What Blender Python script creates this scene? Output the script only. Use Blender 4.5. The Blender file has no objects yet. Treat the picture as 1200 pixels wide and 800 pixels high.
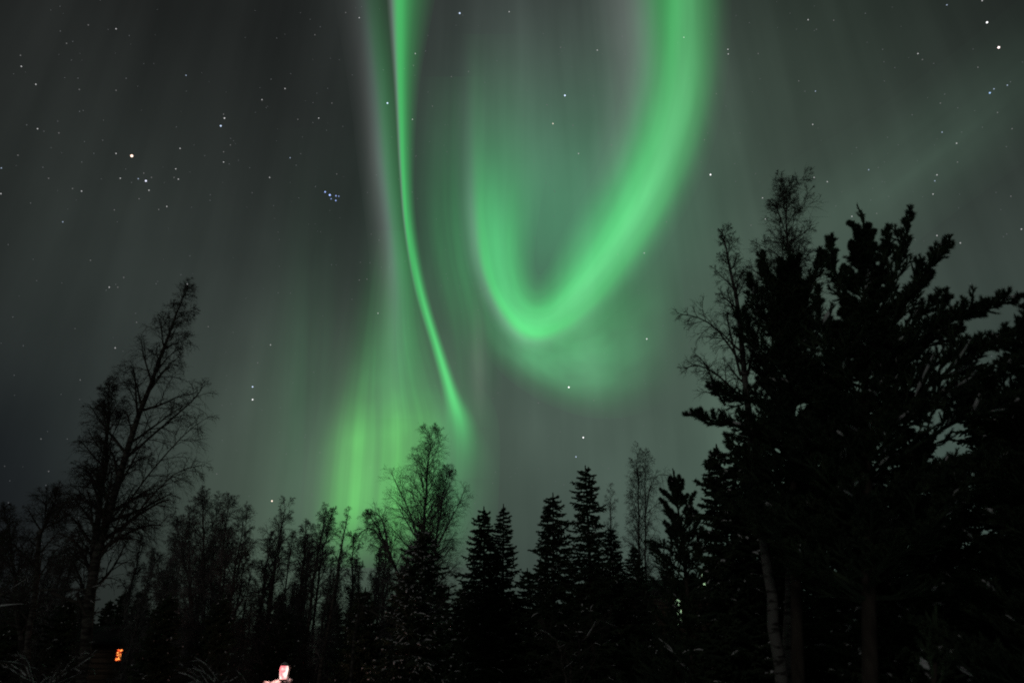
import bpy, math, random
import numpy as np
from mathutils import Vector

R = math.radians
scene = bpy.context.scene
COL = scene.collection

# ------------------------------------------------------------------ camera
PITCH = R(27.0)
EYE = np.array([0.0, 0.0, 1.6])
FPX = 830.0                                   # focal length in pixels of the 1200 x 800 photograph
cam = bpy.data.cameras.new('camera')
cam.sensor_width = 36.0
cam.lens = FPX / 1200.0 * 36.0
cam.clip_start = 0.05
cam.dof.use_dof = True                        # wide open and focused on the stars
cam.dof.focus_distance = 14000.0
cam.dof.aperture_fstop = 1.25
cam.clip_end = 60000.0
camo = bpy.data.objects.new('camera', cam)
COL.objects.link(camo)
camo.location = EYE
camo.rotation_euler = (math.pi / 2 + PITCH, 0, 0)
scene.camera = camo

# ------------------------------------------------------------------ colour management, sampling
scene.view_settings.view_transform = 'Standard'
scene.view_settings.look = 'None'
scene.view_settings.exposure = 0.0
scene.view_settings.gamma = 1.0
scene.view_settings.use_curve_mapping = False
cy = scene.cycles
cy.max_bounces = 4
cy.diffuse_bounces = 2
cy.glossy_bounces = 1
cy.transparent_max_bounces = 24
cy.use_denoising = False
cy.filter_width = 1.9
cy.sample_clamp_indirect = 2.0

FWD = np.array([0, math.cos(PITCH), math.sin(PITCH)])
UPV = np.array([0, -math.sin(PITCH), math.cos(PITCH)])
RGT = np.array([1.0, 0, 0])


def ray(px, py):
    """direction in which a point of the photograph is seen"""
    d = FWD + RGT * ((px - 600.0) / FPX) + UPV * ((400.0 - py) / FPX)
    return d / np.linalg.norm(d)


def at(px, py, Y):
    """the point at distance Y ahead that is seen in that direction"""
    d = ray(px, py)
    return EYE + d * (Y / d[1])


# ------------------------------------------------------------------ world: faint night sky with airglow
FILL_EL, FILL_AZ = R(24.0), R(205.0)          # direction of the added fill light, behind the camera
world = bpy.data.worlds.new('World')
scene.world = world
world.use_nodes = True
wn, wl = world.node_tree.nodes, world.node_tree.links
wn.clear()
w_out = wn.new('ShaderNodeOutputWorld')
w_bg = wn.new('ShaderNodeBackground')
w_sky = wn.new('ShaderNodeTexSky')
w_sky.sky_type = 'NISHITA'
w_sky.sun_disc = False
w_sky.sun_elevation = FILL_EL
w_sky.sun_rotation = FILL_AZ
w_bg.inputs['Strength'].default_value = 0.0004
wl.new(w_sky.outputs[0], w_bg.inputs[0])

w_tc = wn.new('ShaderNodeTexCoord')
DIR = w_tc.outputs['Generated']


def wmath(op, a, b=None, c=None):
    n = wn.new('ShaderNodeMath')
    n.operation = op
    for i, v in enumerate((a, b, c)):
        if v is None:
            continue
        if isinstance(v, (int, float)):
            n.inputs[i].default_value = v
        else:
            wl.new(v, n.inputs[i])
    return n.outputs[0]


def wvec(op, a, b=None):
    n = wn.new('ShaderNodeVectorMath')
    n.operation = op
    for i, v in enumerate((a, b)):
        if v is None:
            continue
        if isinstance(v, (tuple, list, np.ndarray)):
            n.inputs[i].default_value = tuple(v)
        else:
            wl.new(v, n.inputs[i])
    return n


# airglow: broad patches of faint light, (where, how wide in degrees, colour)
GLOW = [
    ((655, 245), 6, (.020, .145, .062)),
    ((15, 545), 7, (-.009, -.0105, -.0075)),
    ((90, 60), 9, (.003, .003, .003)),
    ((640, 90), 8, (.046, .056, .053)),
    ((640, 530), 11, (.031, .042, .039)),
    ((960, 300), 13, (.0205, .026, .0225)),
    ((880, 120), 9, (.011, .022, .013)),
    ((1000, 600), 13, (.036, .060, .049)),
    ((300, 470), 9, (.0045, .003, .006)),
    ((275, 545), 8, (.012, .016, .013)),
    ((430, 560), 8, (.044, .078, .046)),
    ((800, 480), 9, (.015, .031, .015)),
    ((180, 330), 9, (.0145, .0205, .0170)),
]
acc = wvec('ADD', (.0110, .0122, .0115), (0, 0, 0)).outputs[0]
for (px, py), deg, colr in GLOW:
    d = ray(px, py)
    dot = wvec('DOT_PRODUCT', DIR, d).outputs['Value']
    e = wmath('EXPONENT', wmath('MULTIPLY', wmath('SUBTRACT', dot, 1.0), 1.0 / R(deg) ** 2))
    sc = wvec('SCALE', colr)
    wl.new(e, sc.inputs['Scale'])
    acc = wvec('ADD', acc, sc.outputs[0]).outputs[0]
# soft upright streaks in the airglow (azimuth varies fast, height slowly)
sep = wn.new('ShaderNodeSeparateXYZ')
wl.new(DIR, sep.inputs[0])
az = wmath('ARCTAN2', sep.outputs[0], sep.outputs[1])
el = wmath('ARCSINE', sep.outputs[2])
cmb = wn.new('ShaderNodeCombineXYZ')
wl.new(wmath('MULTIPLY', az, 9.0), cmb.inputs[0])
wl.new(wmath('MULTIPLY', el, 1.6), cmb.inputs[1])
nz = wn.new('ShaderNodeTexNoise')
nz.inputs['Scale'].default_value = 1.0
nz.inputs['Detail'].default_value = 3.0
wl.new(cmb.outputs[0], nz.inputs['Vector'])
nz2 = wn.new('ShaderNodeTexNoise')
nz2.inputs['Scale'].default_value = 3.0
nz2.inputs['Detail'].default_value = 4.0
wl.new(DIR, nz2.inputs['Vector'])
cmb2 = wn.new('ShaderNodeCombineXYZ')
wl.new(wmath('MULTIPLY', az, 30.0), cmb2.inputs[0])
wl.new(wmath('MULTIPLY', el, 1.8), cmb2.inputs[1])
cmb2.inputs[2].default_value = 4.3
nz3 = wn.new('ShaderNodeTexNoise')
nz3.inputs['Scale'].default_value = 1.0
nz3.inputs['Detail'].default_value = 3.0
wl.new(cmb2.outputs[0], nz3.inputs['Vector'])
f3 = wmath('MULTIPLY_ADD', nz3.outputs[0], 0.26, 0.87)
f1 = wmath('MULTIPLY', f3, wmath('MULTIPLY_ADD', nz.outputs[0], 0.95, 0.525))
f2 = wmath('MULTIPLY_ADD', nz2.outputs[0], 0.9, 0.55)
sc = wvec('SCALE', acc)
wl.new(wmath('MULTIPLY', f1, f2), sc.inputs['Scale'])
w_glow = wn.new('ShaderNodeBackground')
wl.new(sc.outputs[0], w_glow.inputs[0])
w_add = wn.new('ShaderNodeAddShader')
wl.new(w_bg.outputs[0], w_add.inputs[0])
wl.new(w_glow.outputs[0], w_add.inputs[1])
wl.new(w_add.outputs[0], w_out.inputs[0])

# ------------------------------------------------------------------ added fill light on trunks and snow, in place of a house light behind
fill_sun = bpy.data.lights.new('fill_sun', 'SUN')
fill_sun.energy = 0.10
fill_sun.angle = R(6.0)
fill_sun.color = (1.0, 0.96, 0.9)
suno = bpy.data.objects.new('fill_sun', fill_sun)
COL.objects.link(suno)
to_fill = Vector((math.sin(FILL_AZ) * math.cos(FILL_EL), math.cos(FILL_AZ) * math.cos(FILL_EL), math.sin(FILL_EL)))
suno.rotation_euler = to_fill.to_track_quat('Z', 'Y').to_euler()
suno.location = (0, 0, 60)


# ------------------------------------------------------------------ materials
def new_mat(name):
    m = bpy.data.materials.new(name)
    m.use_nodes = True
    nt = m.node_tree
    b = nt.nodes['Principled BSDF']
    b.inputs['Roughness'].default_value = 0.85
    b.inputs['Specular IOR Level'].default_value = 0.15
    return m, nt, b


def noise_mat(name, c0, c1, scale, stretch=(1, 1, 1), detail=4, lo=.35, hi=.65, rough=.85, bump=0.0):
    m, nt, b = new_mat(name)
    tc = nt.nodes.new('ShaderNodeTexCoord')
    mp = nt.nodes.new('ShaderNodeMapping')
    mp.inputs['Scale'].default_value = stretch
    n = nt.nodes.new('ShaderNodeTexNoise')
    n.inputs['Scale'].default_value = scale
    n.inputs['Detail'].default_value = detail
    rp = nt.nodes.new('ShaderNodeValToRGB')
    rp.color_ramp.elements[0].position = lo
    rp.color_ramp.elements[1].position = hi
    rp.color_ramp.elements[0].color = (*c0, 1)
    rp.color_ramp.elements[1].color = (*c1, 1)
    nt.links.new(tc.outputs['Object'], mp.inputs[0])
    nt.links.new(mp.outputs[0], n.inputs['Vector'])
    nt.links.new(n.outputs[0], rp.inputs[0])
    nt.links.new(rp.outputs[0], b.inputs['Base Color'])
    b.inputs['Roughness'].default_value = rough
    if bump:
        bp = nt.nodes.new('ShaderNodeBump')
        bp.inputs['Strength'].default_value = bump
        nt.links.new(n.outputs[0], bp.inputs['Height'])
        nt.links.new(bp.outputs[0], b.inputs['Normal'])
    return m


def emit_mat(name, col, strength):
    m = bpy.data.materials.new(name)
    m.use_nodes = True
    nt = m.node_tree
    nt.nodes.clear()
    o = nt.nodes.new('ShaderNodeOutputMaterial')
    e = nt.nodes.new('ShaderNodeEmission')
    e.inputs[0].default_value = (*col, 1)
    e.inputs[1].default_value = strength
    nt.links.new(e.outputs[0], o.inputs[0])
    m.cycles.emission_sampling = 'NONE'
    return m


M_SNOW = noise_mat('snow', (.70, .72, .75), (.84, .85, .87), 3.0, bump=.2)
M_BIRCH = noise_mat('birch_bark', (.035, .032, .03), (.16, .156, .15), 5.0, stretch=(1, 1, 3.2), lo=.38, hi=.5)
M_BIRCHD = noise_mat('grey_birch_bark', (.025, .02, .018), (.11, .10, .09), 5.0, stretch=(1, 1, 3.2), lo=.4, hi=.6)
M_TWIG = noise_mat('birch_twigs', (.04, .033, .03), (.085, .07, .062), 4.0)
M_PBARK = noise_mat('conifer_bark', (.04, .033, .028), (.075, .062, .052), 9.0, stretch=(1, 1, .3), bump=.4)
M_NEEDLE = noise_mat('spruce_needles', (.028, .045, .028), (.06, .088, .05), 2.2)
M_PINE = noise_mat('pine_needles', (.03, .048, .032), (.065, .095, .055), 2.6)
M_WOOD = noise_mat('red_painted_boards', (.20, .035, .028), (.30, .06, .045), 6.0, stretch=(1, 1, .2))
M_LOG = noise_mat('weathered_logs', (.07, .05, .036), (.15, .11, .08), 4.0, stretch=(.2, .2, 3))
M_FROST = noise_mat('frosted_twigs', (.06, .055, .053), (.24, .235, .235), 3.0)
M_ROOF = noise_mat('tarred_roof', (.018, .018, .018), (.03, .03, .03), 6.0, stretch=(.3, 3, 1))
M_IRON = noise_mat('dark_iron', (.02, .02, .02), (.04, .04, .04), 8.0, rough=.5)


# ------------------------------------------------------------------ mesh helpers
class Bag:
    def __init__(self):
        self.v, self.f3, self.f4, self.n = [], [], [], 0

    def add(self, v, f3=None, f4=None):
        v = np.asarray(v, dtype=np.float32).reshape(-1, 3)
        if f3 is not None and len(f3):
            self.f3.append(np.asarray(f3, dtype=np.int64) + self.n)
        if f4 is not None and len(f4):
            self.f4.append(np.asarray(f4, dtype=np.int64) + self.n)
        self.v.append(v)
        self.n += len(v)

    def mesh(self, name, mat, smooth=True, origin=None):
        me = bpy.data.meshes.new(name)
        if self.n:
            v = np.concatenate(self.v)
            if origin is not None:
                v = v - np.asarray(origin, dtype=np.float32)
            t = np.concatenate(self.f3) if self.f3 else np.zeros((0, 3), np.int64)
            q = np.concatenate(self.f4) if self.f4 else np.zeros((0, 4), np.int64)
            me.vertices.add(len(v))
            me.vertices.foreach_set('co', v.astype(np.float32).ravel())
            loops = np.concatenate([t.ravel(), q.ravel()]).astype(np.int32)
            me.loops.add(len(loops))
            me.loops.foreach_set('vertex_index', loops)
            npoly = len(t) + len(q)
            me.polygons.add(npoly)
            starts = np.concatenate([np.arange(len(t)) * 3, len(t) * 3 + np.arange(len(q)) * 4]).astype(np.int32)
            me.polygons.foreach_set('loop_start', starts)
            me.polygons.foreach_set('use_smooth', np.full(npoly, smooth))
            me.update(calc_edges=True)
            me.validate()
        me.materials.append(mat)
        return me


def norm(a):
    return a / np.maximum(np.linalg.norm(a, axis=-1, keepdims=True), 1e-9)


def frames(T):
    ref = np.where(np.abs(T[..., 2:3]) > .92, np.array([1.0, 0, 0]), np.array([0, 0, 1.0]))
    b1 = norm(np.cross(T, ref))
    return b1, np.cross(T, b1)


def tubes(bag, P, Rad, sides=3, squash=1.0):
    """N tapered tubes with K rings each"""
    N, K, _ = P.shape
    if N == 0:
        return
    T = norm(np.gradient(P, axis=1))
    b1, b2 = frames(T)
    a = np.arange(sides) * 2 * math.pi / sides
    ring = (b1[:, :, None, :] * np.cos(a)[None, None, :, None] + b2[:, :, None, :] * np.sin(a)[None, None, :, None] * squash)
    V = P[:, :, None, :] + ring * Rad[:, :, None, None]
    idx = np.arange(N * K * sides).reshape(N, K, sides)
    nx = np.roll(idx, -1, axis=2)
    q = np.stack([idx[:, :-1], nx[:, :-1], nx[:, 1:], idx[:, 1:]], axis=-1).reshape(-1, 4)
    bag.add(V, None, q)


def kids(P, Rad, n, t0, t1, ang, jit, lenf, K, grav, wig, rng, rr=.55, taper=.25, up0=0.0, minr=.002, flat=0.0):
    """n side branches on each of the given branches"""
    N, Kp, _ = P.shape
    t = t0 + (t1 - t0) * (np.arange(n)[None, :] + rng.random((N, n))) / n
    s = t * (Kp - 1)
    i = np.minimum(s.astype(int), Kp - 2)
    f = (s - i)[..., None]
    rows = np.arange(N)[:, None]
    pos = P[rows, i] * (1 - f) + P[rows, i + 1] * f
    T = norm(P[rows, i + 1] - P[rows, i])
    rad = Rad[rows, i] * (1 - f[..., 0]) + Rad[rows, i + 1] * f[..., 0]
    plen = np.linalg.norm(np.diff(P, axis=1), axis=-1).sum(1)[:, None]
    azm = np.arange(n)[None, :] * 2.39996 + rng.random((N, 1)) * 6.28 + rng.normal(0, .35, (N, n))
    if flat > 0:        # side shoots alternate left and right instead of going round
        azm = np.where(np.arange(n)[None, :] % 2 == 0, 0.0, math.pi) + rng.normal(0, 1 - flat, (N, n))
    b1, b2 = frames(T)
    aa = ((ang(t) if callable(ang) else ang) + rng.normal(0, jit, (N, n)))[..., None]
    D = T * np.cos(aa) + (b1 * np.cos(azm)[..., None] + b2 * np.sin(azm)[..., None]) * np.sin(aa)
    D[..., 2] += up0
    D = norm(D).reshape(-1, 3)
    L = (lenf(t) * plen * rng.uniform(.65, 1.2, (N, n))).reshape(-1)
    pos = pos.reshape(-1, 3)
    M = len(pos)
    Q = np.zeros((M, K, 3))
    Q[:, 0] = pos
    for k in range(1, K):
        Q[:, k] = Q[:, k - 1] + D * (L / (K - 1))[:, None]
        D = D + rng.normal(0, wig, (M, 3))
        D[:, 2] += grav if np.isscalar(grav) else grav[min(k, len(grav) - 1)]
        D = norm(D)
    r0 = np.maximum(np.minimum(rad.reshape(-1) * rr, L * .03 + minr), minr)
    Rq = r0[:, None] * np.linspace(1, taper, K)[None, :]
    return Q, Rq, t.reshape(-1)


def needles(bag, P, n, length, width, rng, fan=.75):
    """n needle blades on each shoot"""
    N, K, _ = P.shape
    if N == 0:
        return
    s = rng.random((N, n)) ** .85 * (K - 1)
    i = np.minimum(s.astype(int), K - 2)
    f = (s - i)[..., None]
    rows = np.arange(N)[:, None]
    pos = P[rows, i] * (1 - f) + P[rows, i + 1] * f
    T = norm(P[rows, i + 1] - P[rows, i])
    b1, b2 = frames(T)
    az_ = rng.random((N, n, 1)) * 6.283
    a = fan + rng.normal(0, .18, (N, n, 1))
    rad = b1 * np.cos(az_) + b2 * np.sin(az_)
    D = T * np.cos(a) + rad * np.sin(a)
    W = norm(np.cross(D, T)) * (width / 2)
    l = length * rng.uniform(.7, 1.2, (N, n, 1))
    V = np.stack([pos - W, pos + W, pos + D * l], axis=2).reshape(-1, 3)
    bag.add(V, np.arange(len(V)).reshape(-1, 3))


def snow_on(bag, P, Rad, rng, share=.5, thick=1.6, lift=.6, maxslope=.75):
    """lumps of snow lying along the upper side of branches"""
    N, K, _ = P.shape
    if N == 0:
        return
    d = norm(P[:, -1] - P[:, 0])
    ok = (np.abs(d[:, 2]) < maxslope) & (rng.random(N) < share)
    Q, Rq = P[ok], Rad[ok]
    if len(Q) == 0:
        return
    w = np.sin(np.linspace(.12, .93, K) * math.pi)[None, :] * rng.uniform(.7, 1.25, (len(Q), K))
    S = Rq.mean(1, keepdims=True) * thick * w
    Q = Q + np.array([0, 0, 1.0]) * (Rq * lift + S * .45)[..., None]
    tubes(bag, Q, S, 5, .75)


def smooth_line(pts, K):
    """Catmull-Rom through a few points"""
    p = np.asarray(pts, float)
    if len(p) == 2:
        t = np.linspace(0, 1, K)[:, None]
        return p[0] * (1 - t) + p[1] * t
    e = np.vstack([2 * p[0] - p[1], p, 2 * p[-1] - p[-2]])
    out = []
    for s in np.linspace(0, len(p) - 1, K):
        i = min(int(s), len(p) - 2)
        f = s - i
        a, b, c, d = e[i], e[i + 1], e[i + 2], e[i + 3]
        out.append(.5 * ((2 * b) + (c - a) * f + (2 * a - 5 * b + 4 * c - d) * f * f + (3 * b - a - 3 * c + d) * f ** 3))
    return np.array(out)


# ------------------------------------------------------------------ object helpers
def thing(name, label, cat, loc, group=None):
    o = bpy.data.objects.new(name, None)
    o.empty_display_size = .3
    COL.objects.link(o)
    o.location = tuple(loc)
    o['label'] = label
    o['category'] = cat
    if group:
        o['group'] = group
    return o


def part(name, mesh, parent):
    o = bpy.data.objects.new(name, mesh)
    COL.objects.link(o)
    o.parent = parent
    return o


def tag(o, label, cat, group=None):
    o['label'] = label
    o['category'] = cat
    if group:
        o['group'] = group


def copy_tree(src, loc, rotz, scale, label, group):
    r = src.copy()
    COL.objects.link(r)
    r.location = tuple(loc)
    r.rotation_euler = (0, 0, rotz)
    r.scale = scale if isinstance(scale, (tuple, list)) else (scale,) * 3
    r['label'] = label
    r['group'] = group
    for ch in list(src.children):
        c = ch.copy()
        COL.objects.link(c)
        c.parent = r
    return r


def box(bag, c, s, rotz=0.0):
    c = np.asarray(c, float)
    h = np.asarray(s, float) / 2
    v = np.array([[x, y, z] for x in (-1, 1) for y in (-1, 1) for z in (-1, 1)], float) * h
    ca, sa = math.cos(rotz), math.sin(rotz)
    v = np.stack([v[:, 0] * ca - v[:, 1] * sa, v[:, 0] * sa + v[:, 1] * ca, v[:, 2]], 1) + c
    bag.add(v, None, [[0, 1, 3, 2], [4, 6, 7, 5], [0, 4, 5, 1], [2, 3, 7, 6], [0, 2, 6, 4], [1, 5, 7, 3]])


# ------------------------------------------------------------------ ground
_g = np.random.default_rng(5)
_ph = _g.random((6, 3)) * 6.28


def ground_z(x, y):
    x = np.asarray(x, float)
    y = np.asarray(y, float)
    d = np.sqrt(x * x + y * y)
    z = .055 * np.clip(d - 8, 0, 60)
    z = z + .10 * np.sin(x * .35 + _ph[0, 0]) * np.sin(y * .31 + _ph[0, 1]) + .05 * np.sin(x * .9 + _ph[1, 0] + y * .5) \
        + .03 * np.sin(x * 2.1 + y * 1.7 + _ph[2, 0])
    return z - .1


def build_ground():
    g = np.concatenate([-np.geomspace(9000, 71, 14), np.linspace(-70, 70, 141), np.geomspace(71, 9000, 14)])
    X, Y = np.meshgrid(g, g)
    Z = ground_z(X, Y)
    n = len(g)
    V = np.stack([X, Y, Z], -1).reshape(-1, 3)
    i = np.arange(n * n).reshape(n, n)
    q = np.stack([i[:-1, :-1], i[:-1, 1:], i[1:, 1:], i[1:, :-1]], -1).reshape(-1, 4)
    b = Bag()
    b.add(V, None, q)
    o = bpy.data.objects.new('ground', b.mesh('ground', M_SNOW))
    COL.objects.link(o)
    o['kind'] = 'structure'
    o['label'] = 'snow covered forest ground sloping gently up under the trees'


build_ground()


# ------------------------------------------------------------------ trees
def ground_base(pts):
    """carry a stem drawn in the air down to the ground"""
    p = [np.asarray(q, float) for q in pts]
    d = p[0] - p[1]
    d = d / max(-d[2], .2 * np.linalg.norm(d))
    d[:2] = np.clip(d[:2], -.3, .3)
    k = p[0][2] - float(ground_z(p[0][0], p[0][1])) + .12
    base = p[0] + np.array([d[0] * k, d[1] * k, -k])
    return [base] + p if k > .05 else p


def birch(label, stems, seed, group='birches', n1=30, t0=.25, len1=.30, ang=.75, n2=9, n3=7, droop=-.16,
          r0=.10, extra=(), snow=.0, finer=True, twig=.0045, bark=None, tpow=.6, twigs=None, kind='birch_tree', cat='birch tree'):
    """stems: list of 3-D polylines. extra: list of 3-D polylines for limbs that have to be just so."""
    rng = np.random.default_rng(seed)
    stems = [ground_base(s) for s in stems]
    base = stems[0][0].copy()
    t = thing(kind, label, cat, base, group)
    crown, snowb = Bag(), Bag()
    for si, s in enumerate(stems):
        trunk = Bag()
        P = smooth_line(s, 16)[None]
        P[:, 1:-1] += rng.normal(0, .02, (1, 14, 3))
        rs = r0 * (1 if si == 0 else .75)
        Rd = (rs * (1 - np.linspace(0, 1, 16)) ** .8 + .006)[None]
        Rd[0, 0] *= 1.35
        tubes(trunk, P, Rd, 9)
        me = trunk.mesh('trunk', bark or M_BIRCHD, origin=base)
        part('trunk', me, t)
        Q1, R1, tt = kids(P, Rd, n1, t0, .99, lambda u: ang * (1.1 - .5 * u ** 3), .16, lambda u: len1 * ((1.02 - u) ** tpow * .9 + .10), 7, (.0, .05, .03, -.02, -.06, -.10), .09, rng)
        lv = [(Q1, R1, n2, .58)]
        if si == 0 and len(extra):
            E = np.array([smooth_line(e, 7) for e in extra])
            ER = np.linspace(.03, .008, 7)[None].repeat(len(E), 0)
            lv.append((E, ER, int(n2 * 1.7), .30))
        for (A, AR, m2, f2) in lv:
            tubes(crown, A, AR, 4)
            Q2, R2, _ = kids(A, AR, m2, .15, .98, .7, .22, lambda u: f2 * (1.2 - u) + .03, 6, droop * .5, .12, rng, minr=twig * 1.4)
            tubes(crown, Q2, R2, 3)
            Q3, R3, _ = kids(Q2, R2, n3, .1, 1, .62, .25, lambda u: .62 * (1.2 - u) + .08, 5, droop, .13, rng, minr=twig)
            tubes(crown, Q3, R3, 3)
            if finer:
                Q4, R4, _ = kids(Q3, R3, 4, .1, 1, .6, .25, lambda u: .75 + 0 * u, 3, droop * 1.4, .15, rng, minr=twig * .8)
                tubes(crown, Q4, R4, 3)
            if snow:
                snow_on(snowb, A, AR, rng, snow, 1.7)
                snow_on(snowb, Q2, R2, rng, snow * .5, 1.6)
    part('crown', crown.mesh('crown', twigs or M_TWIG, origin=base), t)
    if snowb.n:
        part('snow', snowb.mesh('snow', M_SNOW, origin=base), t)['kind'] = 'stuff'
    return t


def spruce(label, top, seed, group='spruces', width=.19, n=190, t0=.06, snow=.05, Y=None, brush=.034, dens=13, base=None,
           topness=.55, kind='spruce_tree', cat='spruce tree'):
    rng = np.random.default_rng(seed)
    top = np.asarray(top, float)
    if base is None:
        base = np.array([top[0] + rng.normal(0, .08), top[1], float(ground_z(top[0], top[1])) - .1])
    t = thing(kind, label, cat, base, group)
    H = top[2] - base[2]
    P = smooth_line([base, base * .5 + top * .5 + rng.normal(0, .05, 3) * [1, 1, 0], top], 14)[None]
    Rd = (.014 * H * (1 - np.linspace(0, 1, 14)) ** .9 + .008)[None]
    trunk = Bag()
    tubes(trunk, P, Rd, 8)
    part('trunk', trunk.mesh('trunk', M_PBARK, origin=base), t)
    crown, sb = Bag(), Bag()
    # whorls: the branches gather in tiers
    nw = max(12, int(n / 6))
    Q1, R1, tt = kids(P, Rd, n, t0, .985, 1.52, .10, lambda u: width * (1.0 - u) ** topness * (.78 + .3 * np.sin(u * nw * 6.28 / 2.0) ** 2) + .012,
                      7, (-.10, -.10, -.06, .04, .14, .2), .05, rng, up0=.12)
    tubes(crown, Q1, np.maximum(R1, .012), 4)
    lean = np.where(tt > .85, 1.0, 0.0)
    Q2, R2, _ = kids(Q1, R1, dens, .12, 1.0, .8, .12, lambda u: .50 * (1.12 - u), 4, -.16, .07, rng, flat=.72, minr=brush * .6)
    R2 = brush * np.linspace(1, .35, 4)[None] * rng.uniform(.7, 1.2, (len(Q2), 1))
    tubes(crown, Q2, R2, 4)
    Q3, R3, _ = kids(Q2, R2, 4, .15, 1.0, .7, .2, lambda u: .55 * (1.15 - u), 3, -.3, .1, rng, minr=brush * .5)
    tubes(crown, Q3, np.broadcast_to(brush * .7 * np.array([1, .8, .3]), (len(Q3), 3)), 3)
    needles(crown, Q2, 8, brush * 2.2, brush * .5, rng)
    # leader
    L = np.array([smooth_line([P[0, -2], P[0, -1], P[0, -1] + [0, 0, .12]], 5)])
    tubes(crown, L, np.array([[.03, .03, .028, .022, .01]]), 5)
    part('crown', crown.mesh('crown', M_NEEDLE, origin=base), t)
    if snow:
        snow_on(sb, Q2, R2, rng, snow, 1.3, .7)
        if sb.n:
            part('snow', sb.mesh('snow', M_SNOW, origin=base), t)['kind'] = 'stuff'
    return t


def pine(label, stem, seed, group='pines', limbs=(), n1=46, t0=.15, len1=.26, ang=.95, up=.10, snow=.12, n2=16, n3=5,
         blade=.075, ndl=40, lenpow=.6, core=.019, kind='pine_tree', cat='pine tree', limb_scale=1.0):
    """a pine whose limbs end in thick upright shoots"""
    rng = np.random.default_rng(seed)
    stem = ground_base(stem)
    base = stem[0].copy()
    t = thing(kind, label, cat, base, group)
    P = smooth_line(stem, 16)[None]
    H = P[0, -1, 2] - P[0, 0, 2]
    Rd = (.0125 * H * (1 - np.linspace(0, 1, 16)) ** .85 + .012)[None]
    trunk = Bag()
    tubes(trunk, P, Rd, 9)
    part('trunk', trunk.mesh('trunk', M_PBARK, origin=base), t)
    crown, sb = Bag(), Bag()
    Q1, R1, tt = kids(P, Rd, n1, t0, .98, lambda u: ang * (1.05 - .68 * u ** 4), .14, lambda u: len1 * (1.06 - u) ** lenpow, 8, up, .06, rng)
    sets = [(Q1, R1, n2, .38)]
    if len(limbs):
        E = np.array([smooth_line(e, 8) for e in limbs])
        sets.append((E, np.linspace(.03, .012, 8)[None].repeat(len(E), 0), int(n2 * 2.1), .24))
    for A, AR, m2, f2 in sets:
        tubes(crown, A, AR, 5)
        tip = A[:, -3:]
        needles(crown, tip, ndl * 2, blade * 1.15, .010, rng, .6)
        Q2, R2, _ = kids(A, AR, m2, .18, 1.0, .72, .14, lambda u: f2 * (1.1 - u) + .05, 5, .10, .07, rng, flat=.62, up0=.1, minr=.009)
        tubes(crown, Q2, np.broadcast_to(core * np.array([.5, .8, 1, .8, .35]), (len(Q2), 5)) * rng.uniform(.6, 1.2, (len(Q2), 1)), 5)
        needles(crown, Q2, ndl, blade, .012, rng, .65)
        Q3, R3, _ = kids(Q2, R2, n3, .25, 1.0, .62, .18, lambda u: .48 * (1.1 - u) + .08, 4, .10, .06, rng, up0=.15, minr=.007)
        tubes(crown, Q3, np.broadcast_to(core * np.array([.7, 1, .8, .35]), (len(Q3), 4)), 4)
        needles(crown, Q3, ndl, blade, .012, rng, .65)
        if snow:
            snow_on(sb, Q2, np.full((len(Q2), 5), .036), rng, snow, 1.3, .35, .7)
    # leading shoots at the top
    top = P[0, -1]
    lead = np.array([smooth_line([P[0, -2], top, top + [rng.normal(0, .045), rng.normal(0, .045), rng.uniform(.15, .42)]], 5) for _ in range(6)])
    tubes(crown, lead, np.linspace(.03, .014, 5)[None].repeat(6, 0), 4)
    needles(crown, lead, ndl * 3, blade, .010, rng, .6)
    part('crown', crown.mesh('crown', M_PINE, smooth=False, origin=base), t)
    if sb.n:
        part('snow', sb.mesh('snow', M_SNOW, origin=base), t)['kind'] = 'stuff'
    return t


def line(pix, Y0, Y1=None):
    Y1 = Y0 if Y1 is None else Y1
    n = len(pix)
    return [at(px, py, Y0 + (Y1 - Y0) * k / (n - 1)) for k, (px, py) in enumerate(pix)]


# --- left: the big leaning birch and its neighbours
birch('tall bare birch leaning right, its top far above every tree on the left',
      [line([(96, 800), (112, 655), (132, 590), (165, 485), (192, 405), (218, 342)], 16.0),
       line([(100, 800), (112, 640), (121, 560), (127, 500), (128, 452)], 16.4)],
      11, n1=38, t0=.30, len1=.175, ang=.72, n2=9, n3=7, r0=.13, droop=-.24, tpow=.5,
      extra=[line([(135, 610), (175, 555), (215, 510), (238, 492)], 16, 15.2), line([(128, 640), (170, 590), (205, 555), (236, 545)], 16, 15.4),
             line([(150, 535), (190, 500), (225, 470), (240, 450)], 16, 16.6), line([(118, 600), (95, 585), (75, 590), (60, 615)], 16, 16.5)])
birch('short bare birch at the left edge with a forked stem below the tall leaning birch',
      [line([(30, 800), (45, 640), (56, 610), (66, 578)], 17.5), line([(28, 800), (18, 690), (12, 640), (4, 596)], 17.8)],
      12, n1=24, t0=.35, len1=.24, r0=.08, n2=8, n3=6)
birch('dense bushy clump of upright bare birch stems to the right of the tall leaning birch',
      [line([(240, 810), (238, 690), (238, 620), (237, 580)], 25), line([(228, 810), (222, 690), (214, 650), (206, 612)], 25.3),
       line([(250, 810), (258, 690), (262, 640), (268, 586)], 24.6), line([(258, 810), (272, 690), (279, 650), (286, 603)], 25),
       line([(232, 810), (210, 720), (194, 690), (180, 650)], 25.4), line([(236, 810), (226, 720), (222, 660), (222, 596)], 24.7),
       line([(244, 810), (246, 720), (250, 660), (254, 588)], 25.5)],
      13, n1=34, t0=.12, len1=.22, ang=.52, tpow=.45, twigs=M_FROST, n2=9, n3=6, r0=.07, twig=.005)
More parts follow.
